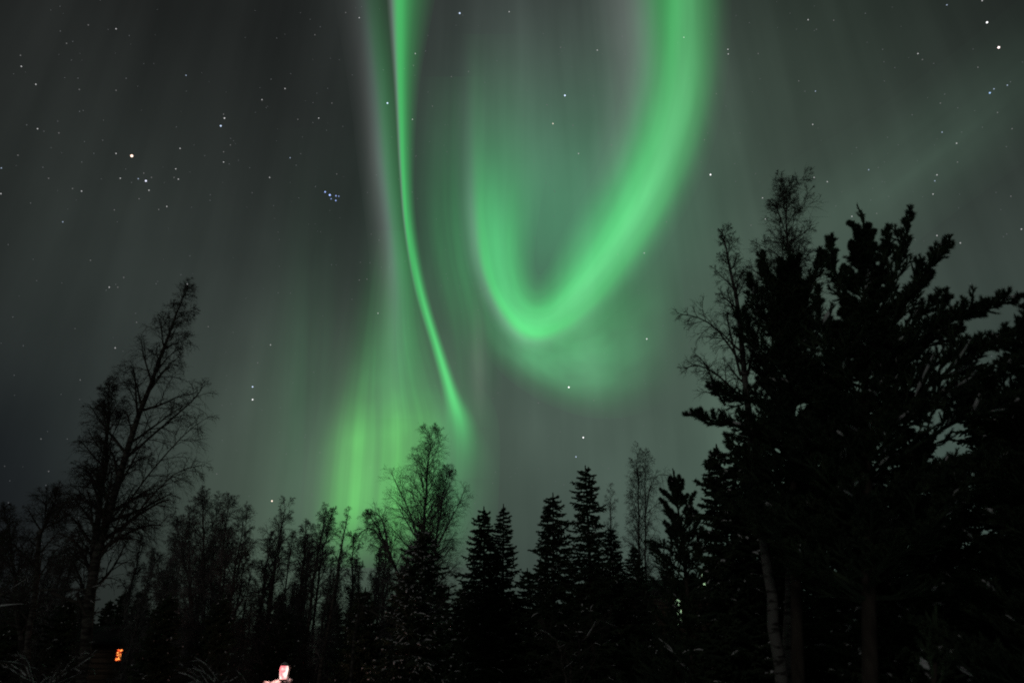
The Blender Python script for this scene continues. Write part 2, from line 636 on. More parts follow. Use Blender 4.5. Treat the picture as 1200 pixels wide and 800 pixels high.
birch('thin bare birch with a leaning stem just right of the bushy birch clump',
      [line([(310, 800), (318, 690), (326, 640), (334, 592)], 27)], 14, n1=34, t0=.15, len1=.20, tpow=.45, twigs=M_FROST, n2=8, n3=6, r0=.08, twig=.0045)
birch('slender bare birch with two straight stems close together left of the green fan of light',
      [line([(352, 805), (366, 690), (374, 640), (382, 597)], 28), line([(360, 805), (372, 690), (380, 640), (389, 598)], 28.3)],
      15, n1=36, t0=.2, len1=.16, ang=.55, tpow=.45, twigs=M_FROST, n2=9, n3=6, r0=.08, twig=.0045)
birch('low bare birch between the leaning thin birch and the two-stemmed birch',
      [line([(350, 805), (354, 690), (356, 650), (358, 612)], 29)], 16, n1=36, t0=.1, len1=.20, tpow=.45, twigs=M_FROST, n2=9, n3=6, r0=.07, twig=.005)
birch('thin pole-like birch leaning right in front of the green fan of light',
      [line([(374, 800), (388, 715), (398, 655), (409, 593)], 26)], 17, n1=26, t0=.3, len1=.11, ang=.6, tpow=.4, twigs=M_FROST, n2=7, n3=5, r0=.085, twig=.004)
birch('small birch whose stem arches over to the left under the green fan of light',
      [line([(478, 800), (470, 690), (456, 648), (443, 620), (433, 602)], 24)], 18, n1=26, t0=.35, len1=.20, twigs=M_FROST, n2=8, n3=6, r0=.06,
      extra=[line([(462, 660), (440, 622), (425, 622), (412, 640)], 24), line([(456, 650), (450, 615), (440, 600), (424, 606)], 24)], twig=.004)
birch('bare birch with wide airy crown against the fan, behind the squat spruce',
      [line([(494, 800), (496, 690), (497, 620), (501, 560), (506, 506)], 24), line([(500, 800), (506, 680), (514, 610), (524, 555)], 24.3)],
      19, n1=44, t0=.38, len1=.22, tpow=.45, ang=.66, twigs=M_FROST, n2=9, n3=7, r0=.09, droop=-.12,
      extra=[line([(497, 650), (480, 600), (466, 570), (458, 552)], 24), line([(502, 660), (522, 620), (538, 590), (546, 568)], 24)], twig=.0034)
birch('tall narrow birch with two parallel stems, just left of the big dark trees',
      [line([(744, 800), (747, 690), (749, 600), (747, 530)], 33), line([(758, 800), (757, 690), (756, 600), (757, 534)], 33.4)],
      20, n1=42, t0=.35, len1=.15, tpow=.4, ang=.66, twigs=M_FROST, n2=8, n3=6, r0=.09, twig=.0042, droop=-.25,
      extra=[line([(757, 600), (762, 570), (772, 556), (786, 558)], 33)])
birch('pale slim bare birch top between the tallest spruce and the two-stemmed birch',
      [line([(716, 800), (715, 690), (715, 630), (716, 574)], 36)], 21, n1=34, t0=.4, len1=.13, tpow=.4, twigs=M_FROST, n2=7, n3=6, r0=.07, twig=.0035)

# --- middle: spruces against the glow
spruce('squat dark spruce hiding the foot of the wide crowned birch', at(496, 622, 22), 31, width=.26, n=200, topness=.5, snow=.3)
spruce('dark spruce with a broad base, left one of the close pair', at(567, 596, 29), 32, width=.23, n=210)
spruce('slim dark spruce close against the right side of another', at(590, 593, 30), 33, width=.15, n=190)
spruce('dark spruce with a regular cone, just left of the tallest spruce', at(648, 580, 28), 34, width=.22, n=220)
spruce('tallest spruce of the middle, a slim dark spire with clear tiers', at(686, 548, 27), 35, width=.15, n=210, topness=.45)
spruce('low dark spruce right of the tallest spire, under the slim birch top', at(716, 618, 30), 36, width=.17, n=190)
spruce('short dark spruce between the two close spruces and the regular cone', at(618, 668, 31), 37, width=.24, n=170)
spruce('broad dark spruce at the foot of the tall leaning birch, left of the orange window', at(82, 704, 22), 51, width=.26, n=200, topness=.5)
spruce('broad dark spruce right of the orange window, under the bushy birch clump', at(200, 698, 23), 52, width=.27, n=200, topness=.5)
spruce('broad dark spruce at the far left under the short forked birch', at(28, 704, 21), 53, width=.30, n=200, topness=.5)
spruce('dark spruce at the foot of the bushy birch clump, left of the lantern', at(262, 700, 24), 54, width=.26, n=200, topness=.5)
spruce('dark spruce behind the glowing lantern', at(338, 716, 27), 55, width=.26, n=190, topness=.5)
spruce('dark spruce under the arched birch, right of the lantern', at(428, 692, 23), 56, width=.28, n=200, topness=.5)
spruce('low dark spruce in front of the birch with two parallel stems', at(742, 640, 29), 38, width=.2, n=180)

# --- right: the big dark group
pine('small pine with a curled bushy top at the left foot of the big dark trees',
     line([(812, 810), (806, 700), (798, 625), (791, 566)], 19), 41, n1=70, t0=.06, len1=.34, ang=1.1, lenpow=.8, ndl=24, blade=.08, snow=.05)
birch('bare birch leaning left at the edge of the big pines, with long drooping boughs',
      [line([(919, 815), (906, 725), (897, 645), (880, 500), (866, 390), (857, 325), (846, 268)], 13.0)],
      22, n1=26, t0=.55, len1=.13, ang=.75, n2=8, n3=6, r0=.12, droop=-.1, bark=M_BIRCH,
      extra=[line([(871, 430), (842, 388), (818, 372), (797, 368)], 13, 12.4), line([(868, 440), (858, 400), (853, 378), (852, 366)], 13, 12.6),
             line([(872, 470), (842, 440), (818, 428), (802, 432)], 13, 12.8), line([(850, 475), (838, 455), (828, 428), (812, 412)], 13, 12.6),
             line([(876, 440), (890, 380), (900, 340), (890, 310)], 13, 13.3)])
birch('tallest bare birch, its fine feathery top sticking straight up out of the dark pines',
      [line([(922, 815), (924, 745), (927, 610), (926, 450), (925, 330), (922, 216)], 14.2)],
      23, n1=56, t0=.6, len1=.185, tpow=.5, ang=.66, n2=9, n3=7, r0=.12, droop=-.04, bark=M_BIRCH)
pine('broad dark pine in front of the tallest birch, with bristling upright shoots',
     line([(936, 815), (932, 640), (928, 450), (926, 305)], 12.6), 42, n1=120, t0=.46, len1=.225, ang=1.18, up=.06, snow=.06, lenpow=.7,
     limbs=[line([(926, 420), (900, 380), (885, 350), (879, 326)], 12.6, 12.2), line([(926, 440), (890, 410), (874, 390), (868, 364)], 12.6, 12.0),
            line([(928, 500), (880, 500), (840, 494), (812, 486)], 12.6, 12.0), line([(926, 470), (880, 470), (850, 462), (836, 452)], 12.6, 12.3),
            line([(926, 400), (945, 350), (958, 315), (964, 300)], 12.6, 12.3), line([(926, 380), (905, 345), (897, 322), (892, 300)], 12.6, 12.8)])
pine('big pine with long snow-loaded boughs sweeping up to the right',
     line([(1020, 815), (1017, 640), (1014, 480), (1013, 400), (1012, 262)], 11.0), 43, n1=130, t0=.32, len1=.22, ang=1.2, up=.05, snow=.10, lenpow=.75,
     limbs=[line([(1016, 400), (1042, 340), (1057, 295), (1066, 254)], 11, 10.6), line([(1018, 420), (1060, 355), (1086, 318), (1110, 289)], 11, 10.2),
            line([(1018, 470), (1080, 402), (1130, 368), (1186, 350)], 11, 9.4), line([(1016, 380), (1030, 330), (1036, 300), (1039, 270)], 11, 11.2),
            line([(1010, 380), (988, 340), (977, 312), (972, 282)], 11, 10.7), line([(1018, 520), (1090, 450), (1150, 412), (1204, 380)], 11, 9.2),
            line([(1018, 560), (1100, 505), (1160, 480), (1215, 468)], 11, 9.2), line([(1010, 500), (980, 430), (962, 385), (958, 340)], 11, 10.5),
            line([(1018, 440), (1060, 390), (1086, 362), (1110, 350)], 11, 10.4), line([(1018, 600), (1090, 560), (1150, 545), (1200, 540)], 11, 9.5),
            line([(1010, 560), (960, 520), (930, 500), (900, 492)], 11, 10.3),
            line([(1018, 500), (1080, 440), (1120, 415), (1152, 404)], 11, 9.8), line([(1018, 540), (1080, 480), (1130, 450), (1170, 440)], 11, 9.6),
            line([(1018, 480), (1060, 430), (1092, 400), (1124, 386)], 11, 10.1), line([(1018, 455), (1070, 405), (1112, 377), (1152, 366)], 11, 9.9),
            line([(1018, 430), (1050, 375), (1070, 345), (1092, 325)], 11, 10.6)])
pine('pine at the right edge, only its left boughs reaching into view',
     line([(1262, 830), (1258, 640), (1250, 480), (1246, 340)], 10.5), 44, n1=130, t0=.15, len1=.25, ang=1.2, up=.03, snow=.12,
     limbs=[line([(1250, 460), (1215, 420), (1190, 400), (1165, 402)], 10.5, 9.8), line([(1252, 520), (1200, 480), (1150, 462), (1110, 470)], 10.5, 9.8),
            line([(1252, 480), (1222, 440), (1205, 420), (1180, 428)], 10.5, 9.4), line([(1250, 420), (1228, 395), (1212, 384), (1192, 388)], 10.5, 10.2),
            line([(1252, 600), (1190, 570), (1140, 560), (1090, 570)], 10.5, 9.6)])

# --- dark understorey that fills the foot of the right group
for k, (px, py, Y, w, lab) in enumerate([
        (840, 525, 17, .19, 'narrow dark spruce at the left margin of the big group, below the long birch boughs'),
        (880, 500, 19, .27, 'dark spruce tucked behind the two pale birch stems'),
        (968, 440, 16, .25, 'dark spruce filling the gap between the broad pine and the big pine'),
        (1060, 500, 15, .27, 'dark spruce under the big pine and its sweeping boughs'),
        (1136, 425, 17, .25, 'dark spruce behind the boughs at the right side of the big pine'),
        (1186, 450, 14, .26, 'dark spruce standing in front of the pine at the right edge'),
        (1010, 610, 13, .30, 'short dark spruce at the foot of the big pine trunk'),
        (876, 650, 18, .24, 'short dark spruce below the margin of the big group, beside the distant lights')]):
    spruce(lab, at(px, py, Y), 60 + k, width=w, n=230, brush=.04, snow=.07, group='spruces under the big pines', topness=.5)

# --- shadowy rows of spruce behind everything, three patterns copied
protos = []
rngf = np.random.default_rng(77)
LAB = 'dark spruce in the shadowy row behind the birches, one of many alike'
spots = []
for px in np.arange(-60, 1290, 30):
    spots.append((px + rngf.uniform(-12, 12), rngf.uniform(44, 58), rngf.uniform(655, 700) + (34 if px < 470 else 0)))
for px in np.arange(-40, 860, 46):
    spots.append((px + rngf.uniform(-16, 16), rngf.uniform(32, 40), rngf.uniform(672, 728) + (22 if px < 470 else 0)))
for k, (px, Y, py) in enumerate(spots):
    tp = at(px, py, Y)
    g = float(ground_z(tp[0], tp[1])) - .1
    if 105 < px < 178 and Y < 44:
        continue
    if len(protos) < 3:
        p = spruce(LAB, tp, 90 + k, width=.24, n=150, dens=9, brush=.06, snow=.06, group='spruces in the shadowy row')
        protos.append((p, tp[2] - g))
    else:
        p, h = protos[k % 3]
        s = (tp[2] - g) / h
        copy_tree(p, (tp[0], tp[1], g), rngf.uniform(0, 6.28), (s * rngf.uniform(.9, 1.25), s * rngf.uniform(.9, 1.25), s), LAB, 'spruces in the shadowy row')

# --- the thicket of bare birches between and behind them, three patterns copied
BL = 'thin bare birch in the tangled thicket between the taller birches, one of many alike'
bp = []
for k in range(64):
    px = -30 + k * 8.2 + rngf.uniform(-8, 8)
    Y = rngf.uniform(27, 38)
    py = rngf.uniform(612, 690)
    if 110 < px < 168:
        continue
    tp = at(px, py, Y)
    g = float(ground_z(tp[0], tp[1])) - .1
    if len(bp) < 3:
        lean = rngf.uniform(-.5, .5)
        b_ = birch(BL, [[np.array([tp[0] - lean, tp[1], g]), np.array([tp[0] - lean * .6, tp[1], g * .5 + tp[2] * .5]), tp]], 130 + k, group='birches in the thicket',
                   n1=32, t0=.12, len1=.17, ang=.5, n2=8, n3=6, r0=.06, twig=.0055, tpow=.45, twigs=M_FROST)
        bp.append((b_, tp[2] - g))
    else:
        b_, h = bp[k % 3]
        s = (tp[2] - g) / h
        copy_tree(b_, (tp[0], tp[1], g), rngf.uniform(0, 6.28), s, BL, 'birches in the thicket')

# --- saplings and arched birches bent under snow near the camera
SAP = 'bare sapling bent over under a line of snow'
birch('thin birch sapling arched flat under snow across the dark foot of the leaning birch',
      [line([(-60, 830), (-30, 720), (20, 694), (80, 692), (128, 684)], 12.5)], 24, n1=12, t0=.4, len1=.18, n2=5, n3=3, r0=.035, snow=.3, finer=False,
      extra=[line([(60, 694), (85, 704), (100, 704), (118, 702)], 12.5), line([(90, 694), (100, 720), (112, 718), (122, 714)], 12.5)], kind='birch_sapling', cat='sapling', group='saplings bent under snow')
birch('thin sapling bowed in an arc with snow on it beside the squat dark spruce',
      [line([(405, 830), (418, 720), (430, 712), (455, 728), (486, 740)], 16)], 25, n1=10, t0=.4, len1=.16, n2=5, n3=3, r0=.03, snow=.55, finer=False, kind='birch_sapling', cat='sapling', group='saplings bent under snow')
birch('thin sapling with snowy twigs spreading low below the tallest middle spruce',
      [line([(668, 830), (672, 780), (690, 740), (715, 722)], 15), line([(664, 830), (660, 780), (650, 748), (636, 735)], 15)],
      26, n1=12, t0=.3, len1=.3, n2=5, n3=3, r0=.028, snow=.35, finer=False, kind='birch_sapling', cat='sapling', group='saplings bent under snow')
birch('snow-dusted shrub of bare twigs low in the bottom left corner',
      [line([(45, 835), (48, 806), (40, 785), (30, 768)], 11), line([(50, 835), (60, 806), (72, 790), (84, 782)], 11)],
      27, n1=16, t0=.2, len1=.4, n2=6, n3=4, r0=.03, snow=.5, finer=False, kind='shrub', cat='shrub', group='snowy shrubs')
birch('snow-dusted shrub of bare twigs left of the pinkish lamp',
      [line([(262, 835), (260, 806), (268, 790), (282, 776)], 13), line([(258, 835), (250, 806), (242, 795), (232, 786)], 13)],
      28, n1=16, t0=.2, len1=.4, n2=6, n3=4, r0=.03, snow=.5, finer=False, kind='shrub', cat='shrub', group='snowy shrubs')
pine('young pine with a snow-covered tuft of shoots low at the bottom right',
     line([(1092, 840), (1094, 800), (1096, 775), (1098, 752)], 8.5), 45, n1=10, t0=.35, len1=.3, ang=.7, up=.12, snow=.55, n2=7, n3=4, ndl=30, blade=.05,
     kind='pine_sapling', cat='pine sapling', group='young pines')


# ------------------------------------------------------------------ lit cabin window behind the left trees
def cabin(label, win_px, win_py, Y, w, h, depth_rot, body, roof_h, emit, others=(), seed=3, wall_mat=None):
    c = at(win_px, win_py, Y)
    g = float(ground_z(c[0], c[1])) - .15
    base = np.array([c[0], c[1] + body[1] / 2 + .02, g])
    t = thing('log_cabin', label, 'cabin', base, 'cabins among the trees')
    W, D = body
    top = c[2] - g + h / 2 + .30
    b = Bag()
    # log walls: courses of round logs on a solid core
    box(b, (0, 0, top / 2), (W - .14, D - .14, top))
    nl = int(top / .22)
    P = []
    for k in range(nl):
        z = .11 + k * .22
        for s in (-1, 1):
            P.append([[-W / 2 - .15, s * (D / 2 - .09), z], [W / 2 + .15, s * (D / 2 - .09), z]])
            P.append([[s * (W / 2 - .09), -D / 2 - .15, z + .07], [s * (W / 2 - .09), D / 2 + .15, z + .07]])
    P = np.array(P, float)
    tubes(b, P, np.full((len(P), 2), .11), 8)
    part('wall', b.mesh('wall', wall_mat or M_LOG), t)
    # roof: two thick slopes with a layer of snow
    for nm, m, off, th in (('roof', M_ROOF, 0.0, .12),):
        r = Bag()
        o_ = .5 - (.03 if nm == 'snow' else 0)
        for s in (-1, 1):
            lo = np.array([0, s * (D / 2 + o_), top - .12 + off])
            hi = np.array([0, 0, top + roof_h + off])
            for_v = []
            for x in (-W / 2 - o_, W / 2 + o_):
                for p in (lo, hi):
                    for dz in (0, th):
                        for_v.append([x, p[1], p[2] + dz])
            r.add(for_v, None, [[0, 1, 3, 2], [4, 6, 7, 5], [0, 4, 5, 1], [2, 3, 7, 6], [0, 2, 6, 4], [1, 5, 7, 3]])
        part(nm, r.mesh(nm, m, smooth=False), t)
    # gable ends
    for s in (-1, 1):
        gb = Bag()
        x = s * (W / 2 - .1)
        gb.add([[x, -D / 2 + .1, top - .05], [x, D / 2 - .1, top - .05], [x, 0, top + roof_h - .03]], [[0, 1, 2]])
        part('gable', gb.mesh('gable', M_LOG, smooth=False), t)
    for (dx, dz, ww, hh) in [(0, c[2] - g, w, h)] + list(others):
        y = -D / 2 - .04
        fr = Bag()
        e = .06
        for (cx, cz, sx, sz) in ((dx - ww / 2 - e / 2, dz, e, hh + 2 * e), (dx + ww / 2 + e / 2, dz, e, hh + 2 * e),
                                 (dx, dz - hh / 2 - e / 2, ww, e), (dx, dz + hh / 2 + e / 2, ww, e)):
            box(fr, (cx, y, cz), (sx, .10 if sx > .03 and sz > .03 else .05, sz))
        f = part('window', fr.mesh('window', M_WOOD, smooth=False), t)
        pn = Bag()
        box(pn, (dx, y + .02, dz), (ww, .012, hh))
        part('pane', pn.mesh('pane', emit, smooth=False), f)
    return t


def lit_glass(name, hot, cool, strength, scale):
    m = bpy.data.materials.new(name)
    m.use_nodes = True
    nt = m.node_tree
    nt.nodes.clear()
    o = nt.nodes.new('ShaderNodeOutputMaterial')
    e = nt.nodes.new('ShaderNodeEmission')
    tc = nt.nodes.new('ShaderNodeTexCoord')
    n = nt.nodes.new('ShaderNodeTexNoise')
    n.inputs['Scale'].default_value = scale
    rp = nt.nodes.new('ShaderNodeValToRGB')
    rp.color_ramp.elements[0].position = .43
    rp.color_ramp.elements[1].position = .57
    rp.color_ramp.elements[0].color = (*cool, 1)
    rp.color_ramp.elements[1].color = (*hot, 1)
    nt.links.new(tc.outputs['Object'], n.inputs['Vector'])
    nt.links.new(n.outputs[0], rp.inputs[0])
    nt.links.new(rp.outputs[0], e.inputs[0])
    e.inputs[1].default_value = strength
    nt.links.new(e.outputs[0], o.inputs[0])
    return m


M_FIRE = lit_glass('firelit_window', (1.0, .30, .06), (.45, .02, .006), 2.8, 8.0)
M_DIM = lit_glass('dim_window', (.50, .80, .45), (.28, .45, .28), .8, 3.0)
cabin('log cabin among the left trees with a small orange glowing window', 140, 767, 34, .25, .46, 0, (4.2, 3.4), .7, M_FIRE)
cabin('distant log cabin with dim greenish windows glimpsed between the dark trees', 795, 716, 42, .34, 1.5, 0, (7.0, 5.0), .9, M_DIM,
      others=[(1.75, 6.3, .5, .8)])


# ------------------------------------------------------------------ lantern on a post and the snowy fence under it
def lantern_post():
    Y = 21.0
    c = at(332.5, 787, Y)
    g = float(ground_z(c[0], c[1])) - .1
    t = thing('lantern_post', 'glowing pinkish-white lantern on a post in front of a snowy fence', 'lantern', (c[0], c[1], g))
    hz = c[2] - g
    b = Bag()
    tubes(b, np.array([[[0, 0, 0], [0, 0, hz - .2]]], float), np.array([[.045, .035]]), 10)
    box(b, (0, 0, hz - .19), (.16, .16, .03))
    part('post', b.mesh('post', M_IRON), t)
    m = lit_glass('lantern_glass', (1.0, .70, .62), (1.0, .20, .22), 1.7, 5.0)
    b = Bag()
    P = np.array([[[0, 0, hz - .17], [0, 0, hz - .05], [0, 0, hz + .08], [0, 0, hz + .15]]], float)
    tubes(b, P, np.array([[.085, .105, .12, .10]]), 12)
    part('lamp_glass', b.mesh('lamp_glass', m), t)
    b = Bag()
    tubes(b, np.array([[[0, 0, hz + .155], [0, 0, hz + .18], [0, 0, hz + .21]]], float), np.array([[.13, .09, .01]]), 12)
    tubes(b, np.array([[[.13, .02, hz - .18], [.16, .02, hz + .16]]], float), np.array([[.012, .012]]), 6)
    part('lamp_cap', b.mesh('lamp_cap', M_IRON), t)
    b = Bag()
    tubes(b, np.array([[[0, 0, hz + .18], [0, 0, hz + .22], [0, 0, hz + .25]]], float), np.array([[.11, .07, .01]]), 12)
    part('snow', b.mesh('snow', M_SNOW), t)
    l = bpy.data.lights.new('lantern_light', 'POINT')
    l.energy = 22.0
    l.color = (1.0, .45, .38)
    l.shadow_soft_size = .1
    lo = bpy.data.objects.new('lantern_light', l)
    COL.objects.link(lo)
    lo.parent = t
    lo.location = (-.04, -.22, hz - .02)

    # red fence with thick snow on its top rail
    p0 = at(310, 796, Y + .22)
    gz = float(ground_z(p0[0], p0[1])) - .1
    f = thing('fence', 'red board fence with thick snow on top behind the glowing lantern', 'fence', (p0[0], p0[1], gz))
    top = p0[2] - gz - .1
    wb, sb = Bag(), Bag()
    x0, x1 = .0, .66
    n = 9
    for k in range(n):
        x = x0 + (x1 - x0) * (k + .5) / n
        hb = top - .10 + .16 * x
        box(wb, (x, 0, hb / 2), (.075, .022, hb))
    part('boards', wb.mesh('boards', M_WOOD, smooth=False), f)
    for z in (top * .3, top * .85):
        rb = Bag()
        box(rb, ((x0 + x1) / 2, .04, z), (x1 - x0 + .1, .05, .09))
        part('rail', rb.mesh('rail', M_WOOD, smooth=False), f)
    for x in (x0 - .02, x1 + .02):
        pb = Bag()
        box(pb, (x, .10, (top + .05) / 2), (.1, .1, top + .05))
        part('post', pb.mesh('post', M_WOOD, smooth=False), f)
    r = np.random.default_rng(4)
    K = 18
    P = np.stack([np.linspace(x0 - .05, x1 + .05, K), np.zeros(K) + .02, np.linspace(top - .05, top + .09, K) + r.normal(0, .03, K)], 1)[None]
    Rr = (.105 * np.sin(np.linspace(.05, .95, K) * math.pi) ** .25 * r.uniform(.8, 1.2, K))[None]
    tubes(sb, P, Rr, 9, .8)
    part('snow', sb.mesh('snow', M_SNOW), f)


lantern_post()


# ------------------------------------------------------------------ aurora: luminous sheets high in the air
G = (.085, 1.0, .225)
GY = (.17, 1.0, .16)
GREY = (.62, .92, .80)
PINK = (.85, .90, .88)


def aurora(label, left, right, along, across, radius, across_end=None, switch=None, streak=0.0, sfreq=8.0, sstretch=.6, Nu=90, Nv=28, cloud=.15):
    """A sheet of glowing gas between two rails. along: (u, strength); across: (v, strength, tint)."""
    A, B = smooth_line([(x, y, 0) for x, y in left], Nu), smooth_line([(x, y, 0) for x, y in right], Nu)
    v = np.linspace(0, 1, Nv)
    V = np.zeros((Nu, Nv, 3))
    for i in range(Nu):
        for j in range(Nv):
            p = A[i] * (1 - v[j]) + B[i] * v[j]
            V[i, j] = EYE + ray(p[0], p[1]) * (radius * (1 + .04 * math.sin(3.1 * v[j]) + .05 * i / Nu))
    me = bpy.data.meshes.new('aurora')
    idx = np.arange(Nu * Nv).reshape(Nu, Nv)
    q = np.stack([idx[:-1, :-1], idx[:-1, 1:], idx[1:, 1:], idx[1:, :-1]], -1).reshape(-1, 4)
    me.from_pydata(V.reshape(-1, 3).tolist(), [], q.tolist())
    uv = me.uv_layers.new(name='sheet')
    uu = np.repeat(np.linspace(0, 1, Nu), Nv)
    vv = np.tile(v, Nu)
    lv = np.zeros(len(me.loops), np.int32)
    me.loops.foreach_get('vertex_index', lv)
    uv.data.foreach_set('uv', np.stack([uu[lv], vv[lv]], 1).astype(np.float32).ravel())
    me.polygons.foreach_set('use_smooth', [True] * len(me.polygons))
    m = bpy.data.materials.new('aurora_glow')
    m.use_nodes = True
    nt = m.node_tree
    nt.nodes.clear()
    nn, ll = nt.nodes, nt.links
    out = nn.new('ShaderNodeOutputMaterial')
    em = nn.new('ShaderNodeEmission')
    tr = nn.new('ShaderNodeBsdfTransparent')
    ad = nn.new('ShaderNodeAddShader')
    ll.new(em.outputs[0], ad.inputs[0])
    ll.new(tr.outputs[0], ad.inputs[1])
    ll.new(ad.outputs[0], out.inputs[0])
    uvn = nn.new('ShaderNodeUVMap')
    uvn.uv_map = 'sheet'
    sp = nn.new('ShaderNodeSeparateXYZ')
    ll.new(uvn.outputs[0], sp.inputs[0])

    def ramp(stops, src):
        r = nn.new('ShaderNodeValToRGB')
        cr = r.color_ramp
        cr.interpolation = 'B_SPLINE'
        stops = sorted(stops)
        while len(cr.elements) < len(stops):
            cr.elements.new(.5)
        for e, s in zip(cr.elements, stops):
            e.position = s[0]
            c = s[2] if len(s) > 2 else (1, 1, 1)
            e.color = (c[0] * s[1], c[1] * s[1], c[2] * s[1], 1)
        ll.new(src, r.inputs[0])
        return r.outputs[0]

    U_, V_ = sp.outputs[0], sp.outputs[1]
    col_ = ramp(across, V_)
    if across_end:
        mx = nn.new('ShaderNodeMix')
        mx.data_type = 'RGBA'
        ll.new(ramp(switch, U_), mx.inputs['Factor'])
        ll.new(col_, mx.inputs['A'])
        ll.new(ramp(across_end, V_), mx.inputs['B'])
        col_ = mx.outputs['Result']
    st = ramp(along, U_)
    # rays that run along the sheet, and slow uneven patches
    cb = nn.new('ShaderNodeCombineXYZ')

    def mul(a, k):
        n = nn.new('ShaderNodeMath')
        n.operation = 'MULTIPLY'
        ll.new(a, n.inputs[0])
        if isinstance(k, (int, float)):
            n.inputs[1].default_value = k
        else:
            ll.new(k, n.inputs[1])
        return n.outputs[0]

    def mad(a, k, c):
        n = nn.new('ShaderNodeMath')
        n.operation = 'MULTIPLY_ADD'
        ll.new(a, n.inputs[0])
        n.inputs[1].default_value = k
        n.inputs[2].default_value = c
        n.use_clamp = False
        return n.outputs[0]
    ll.new(mul(V_, sfreq), cb.inputs[0])
    ll.new(mul(U_, sstretch), cb.inputs[1])
    cb.inputs[2].default_value = radius * .0037
    n1 = nn.new('ShaderNodeTexNoise')
    n1.inputs['Scale'].default_value = 1.0
    n1.inputs['Detail'].default_value = 2.0
    ll.new(cb.outputs[0], n1.inputs['Vector'])
    n2 = nn.new('ShaderNodeTexNoise')
    n2.inputs['Scale'].default_value = 5.0
    n2.inputs['Detail'].default_value = 2.0
    ll.new(uvn.outputs[0], n2.inputs['Vector'])
    k = mul(mul(st, mad(n1.outputs[0], 2 * streak, 1 - streak)), mad(n2.outputs[0], 2 * cloud, 1 - cloud))
    ll.new(col_, em.inputs[0])
    ll.new(k, em.inputs[1])
    m.cycles.emission_sampling = 'NONE'
    me.materials.append(m)
    o = bpy.data.objects.new('aurora', me)
    COL.objects.link(o)
    tag(o, label, 'aurora', 'aurora lights in the night sky')
    return o


# thin bright streak: hard left edge, soft right side
aurora('thin bright green aurora streak running down left of the U-shaped band',
       [(450, -60), (453, 0), (461, 100), (467, 200), (473, 270), (485, 340), (505, 410), (517, 460), (518, 500), (506, 560)],
       [(520, -60), (510, 0), (492, 100), (486, 200), (489, 270), (501, 340), (522, 410), (540, 460), (562, 500), (590, 560)],
       [(0, .72), (.15, .78), (.3, .8), (.5, .78), (.66, .95), (.77, 1.0), (.84, .75), (.90, .30), (.95, .08), (1, 0)],
       [(0, 0, PINK), (.06, .07, PINK), (.12, .24, GREY), (.21, .58, G), (.32, .56, G), (.43, .28, G), (.58, .13, G), (.8, .05, G), (1, 0, G)],
       9000, across_end=[(0, 0, G), (.14, .07, G), (.34, .36, G), (.5, .66, G), (.64, .42, G), (.82, .10, G), (1, 0, G)],
       switch=[(0, 0), (.40, .1), (.58, 1), (1, 1)])
# grey-green ray left of it
aurora('pale grey-green aurora ray just left of the thin bright streak',
       [(385, -60), (392, 0), (408, 100), (420, 200), (432, 300), (430, 380), (412, 490)],
       [(468, -60), (470, 0), (476, 100), (482, 200), (490, 270), (506, 360), (522, 490)],
       [(0, .16), (.2, .40), (.38, .85), (.55, 1.1), (.72, 1.1), (.88, .4), (1, 0)],
       [(0, 0, PINK), (.18, .02, PINK), (.32, .06, PINK), (.44, .14, GREY), (.54, .19, (.25, .95, .42)), (.68, .11, G), (.84, .03, G), (1, 0, G)], 9400)
# fan low over the trees: smooth above, rays below
aurora('wide green aurora fan of soft rays low over the birch tops, brightest near the trees',
       [(425, 270), (400, 380), (378, 460), (360, 540), (348, 665)],
       [(505, 270), (525, 380), (556, 440), (585, 500), (580, 665)],
       [(0, 0), (.14, .22), (.3, .42), (.5, .62), (.64, .82), (.74, 1.1), (.85, 1.2), (.93, .60), (1, 0)],
       [(0, 0, G), (.15, .03, G), (.3, .18, G), (.45, .32, G), (.6, .26, G), (.75, .13, G), (.9, .02, G), (1, 0, G)],
       9800, across_end=[(0, 0, GY), (.07, .03, GY), (.14, .14, GY), (.21, .30, GY), (.27, .46, GY), (.32, .34, GY), (.37, .24, GY), (.42, .34, GY), (.47, .46, GY), (.53, .26, GY),
                         (.64, .20, GY), (.74, .14, G), (.86, .05, G), (1, 0, G)],
       switch=[(0, 0), (.45, 0), (.72, 1), (1, 1)], cloud=.3, streak=.42, sfreq=22.0, sstretch=.8)
# the big U
aurora('broad bright green U-shaped aurora band filling the upper middle of the sky',
       [(520, 40), (528, 130), (532, 200), (538, 262), (549, 322), (575, 378), (612, 414), (656, 412), (706, 380), (754, 326), (796, 262), (830, 190), (850, 110), (857, 30), (857, -60)],
       [(640, 40), (640, 130), (640, 200), (632, 250), (627, 290), (627, 312), (632, 322), (641, 312), (656, 280), (678, 240), (704, 190), (724, 130), (734, 70), (732, 10), (728, -60)],
       [(0, 0), (.06, .06), (.12, .15), (.18, .46), (.25, .82), (.36, .95), (.46, .95), (.56, 1.02), (.70, 1.0), (.84, .82), (1, .62)],
       [(0, 0, PINK), (.09, .03, GREY), (.18, .18, GREY), (.26, .60, G), (.36, .50, (.11, 1, .28)), (.50, .42, (.11, 1, .28)), (.66, .28, G), (.82, .10, G), (1, 0, G)],
       9200, across_end=[(0, 0, G), (.09, .03, G), (.18, .12, G), (.27, .28, (.11, 1, .24)), (.36, .38, (.15, 1, .29)), (.46, .55, (.15, 1, .29)), (.56, .46, G), (.67, .26, G), (.79, .12, G), (.9, .03, G), (1, 0, G)],
       switch=[(0, 0), (.38, 0), (.56, 1), (1, 1)], Nu=170, Nv=36, cloud=.34, streak=.07, sfreq=6, sstretch=5)
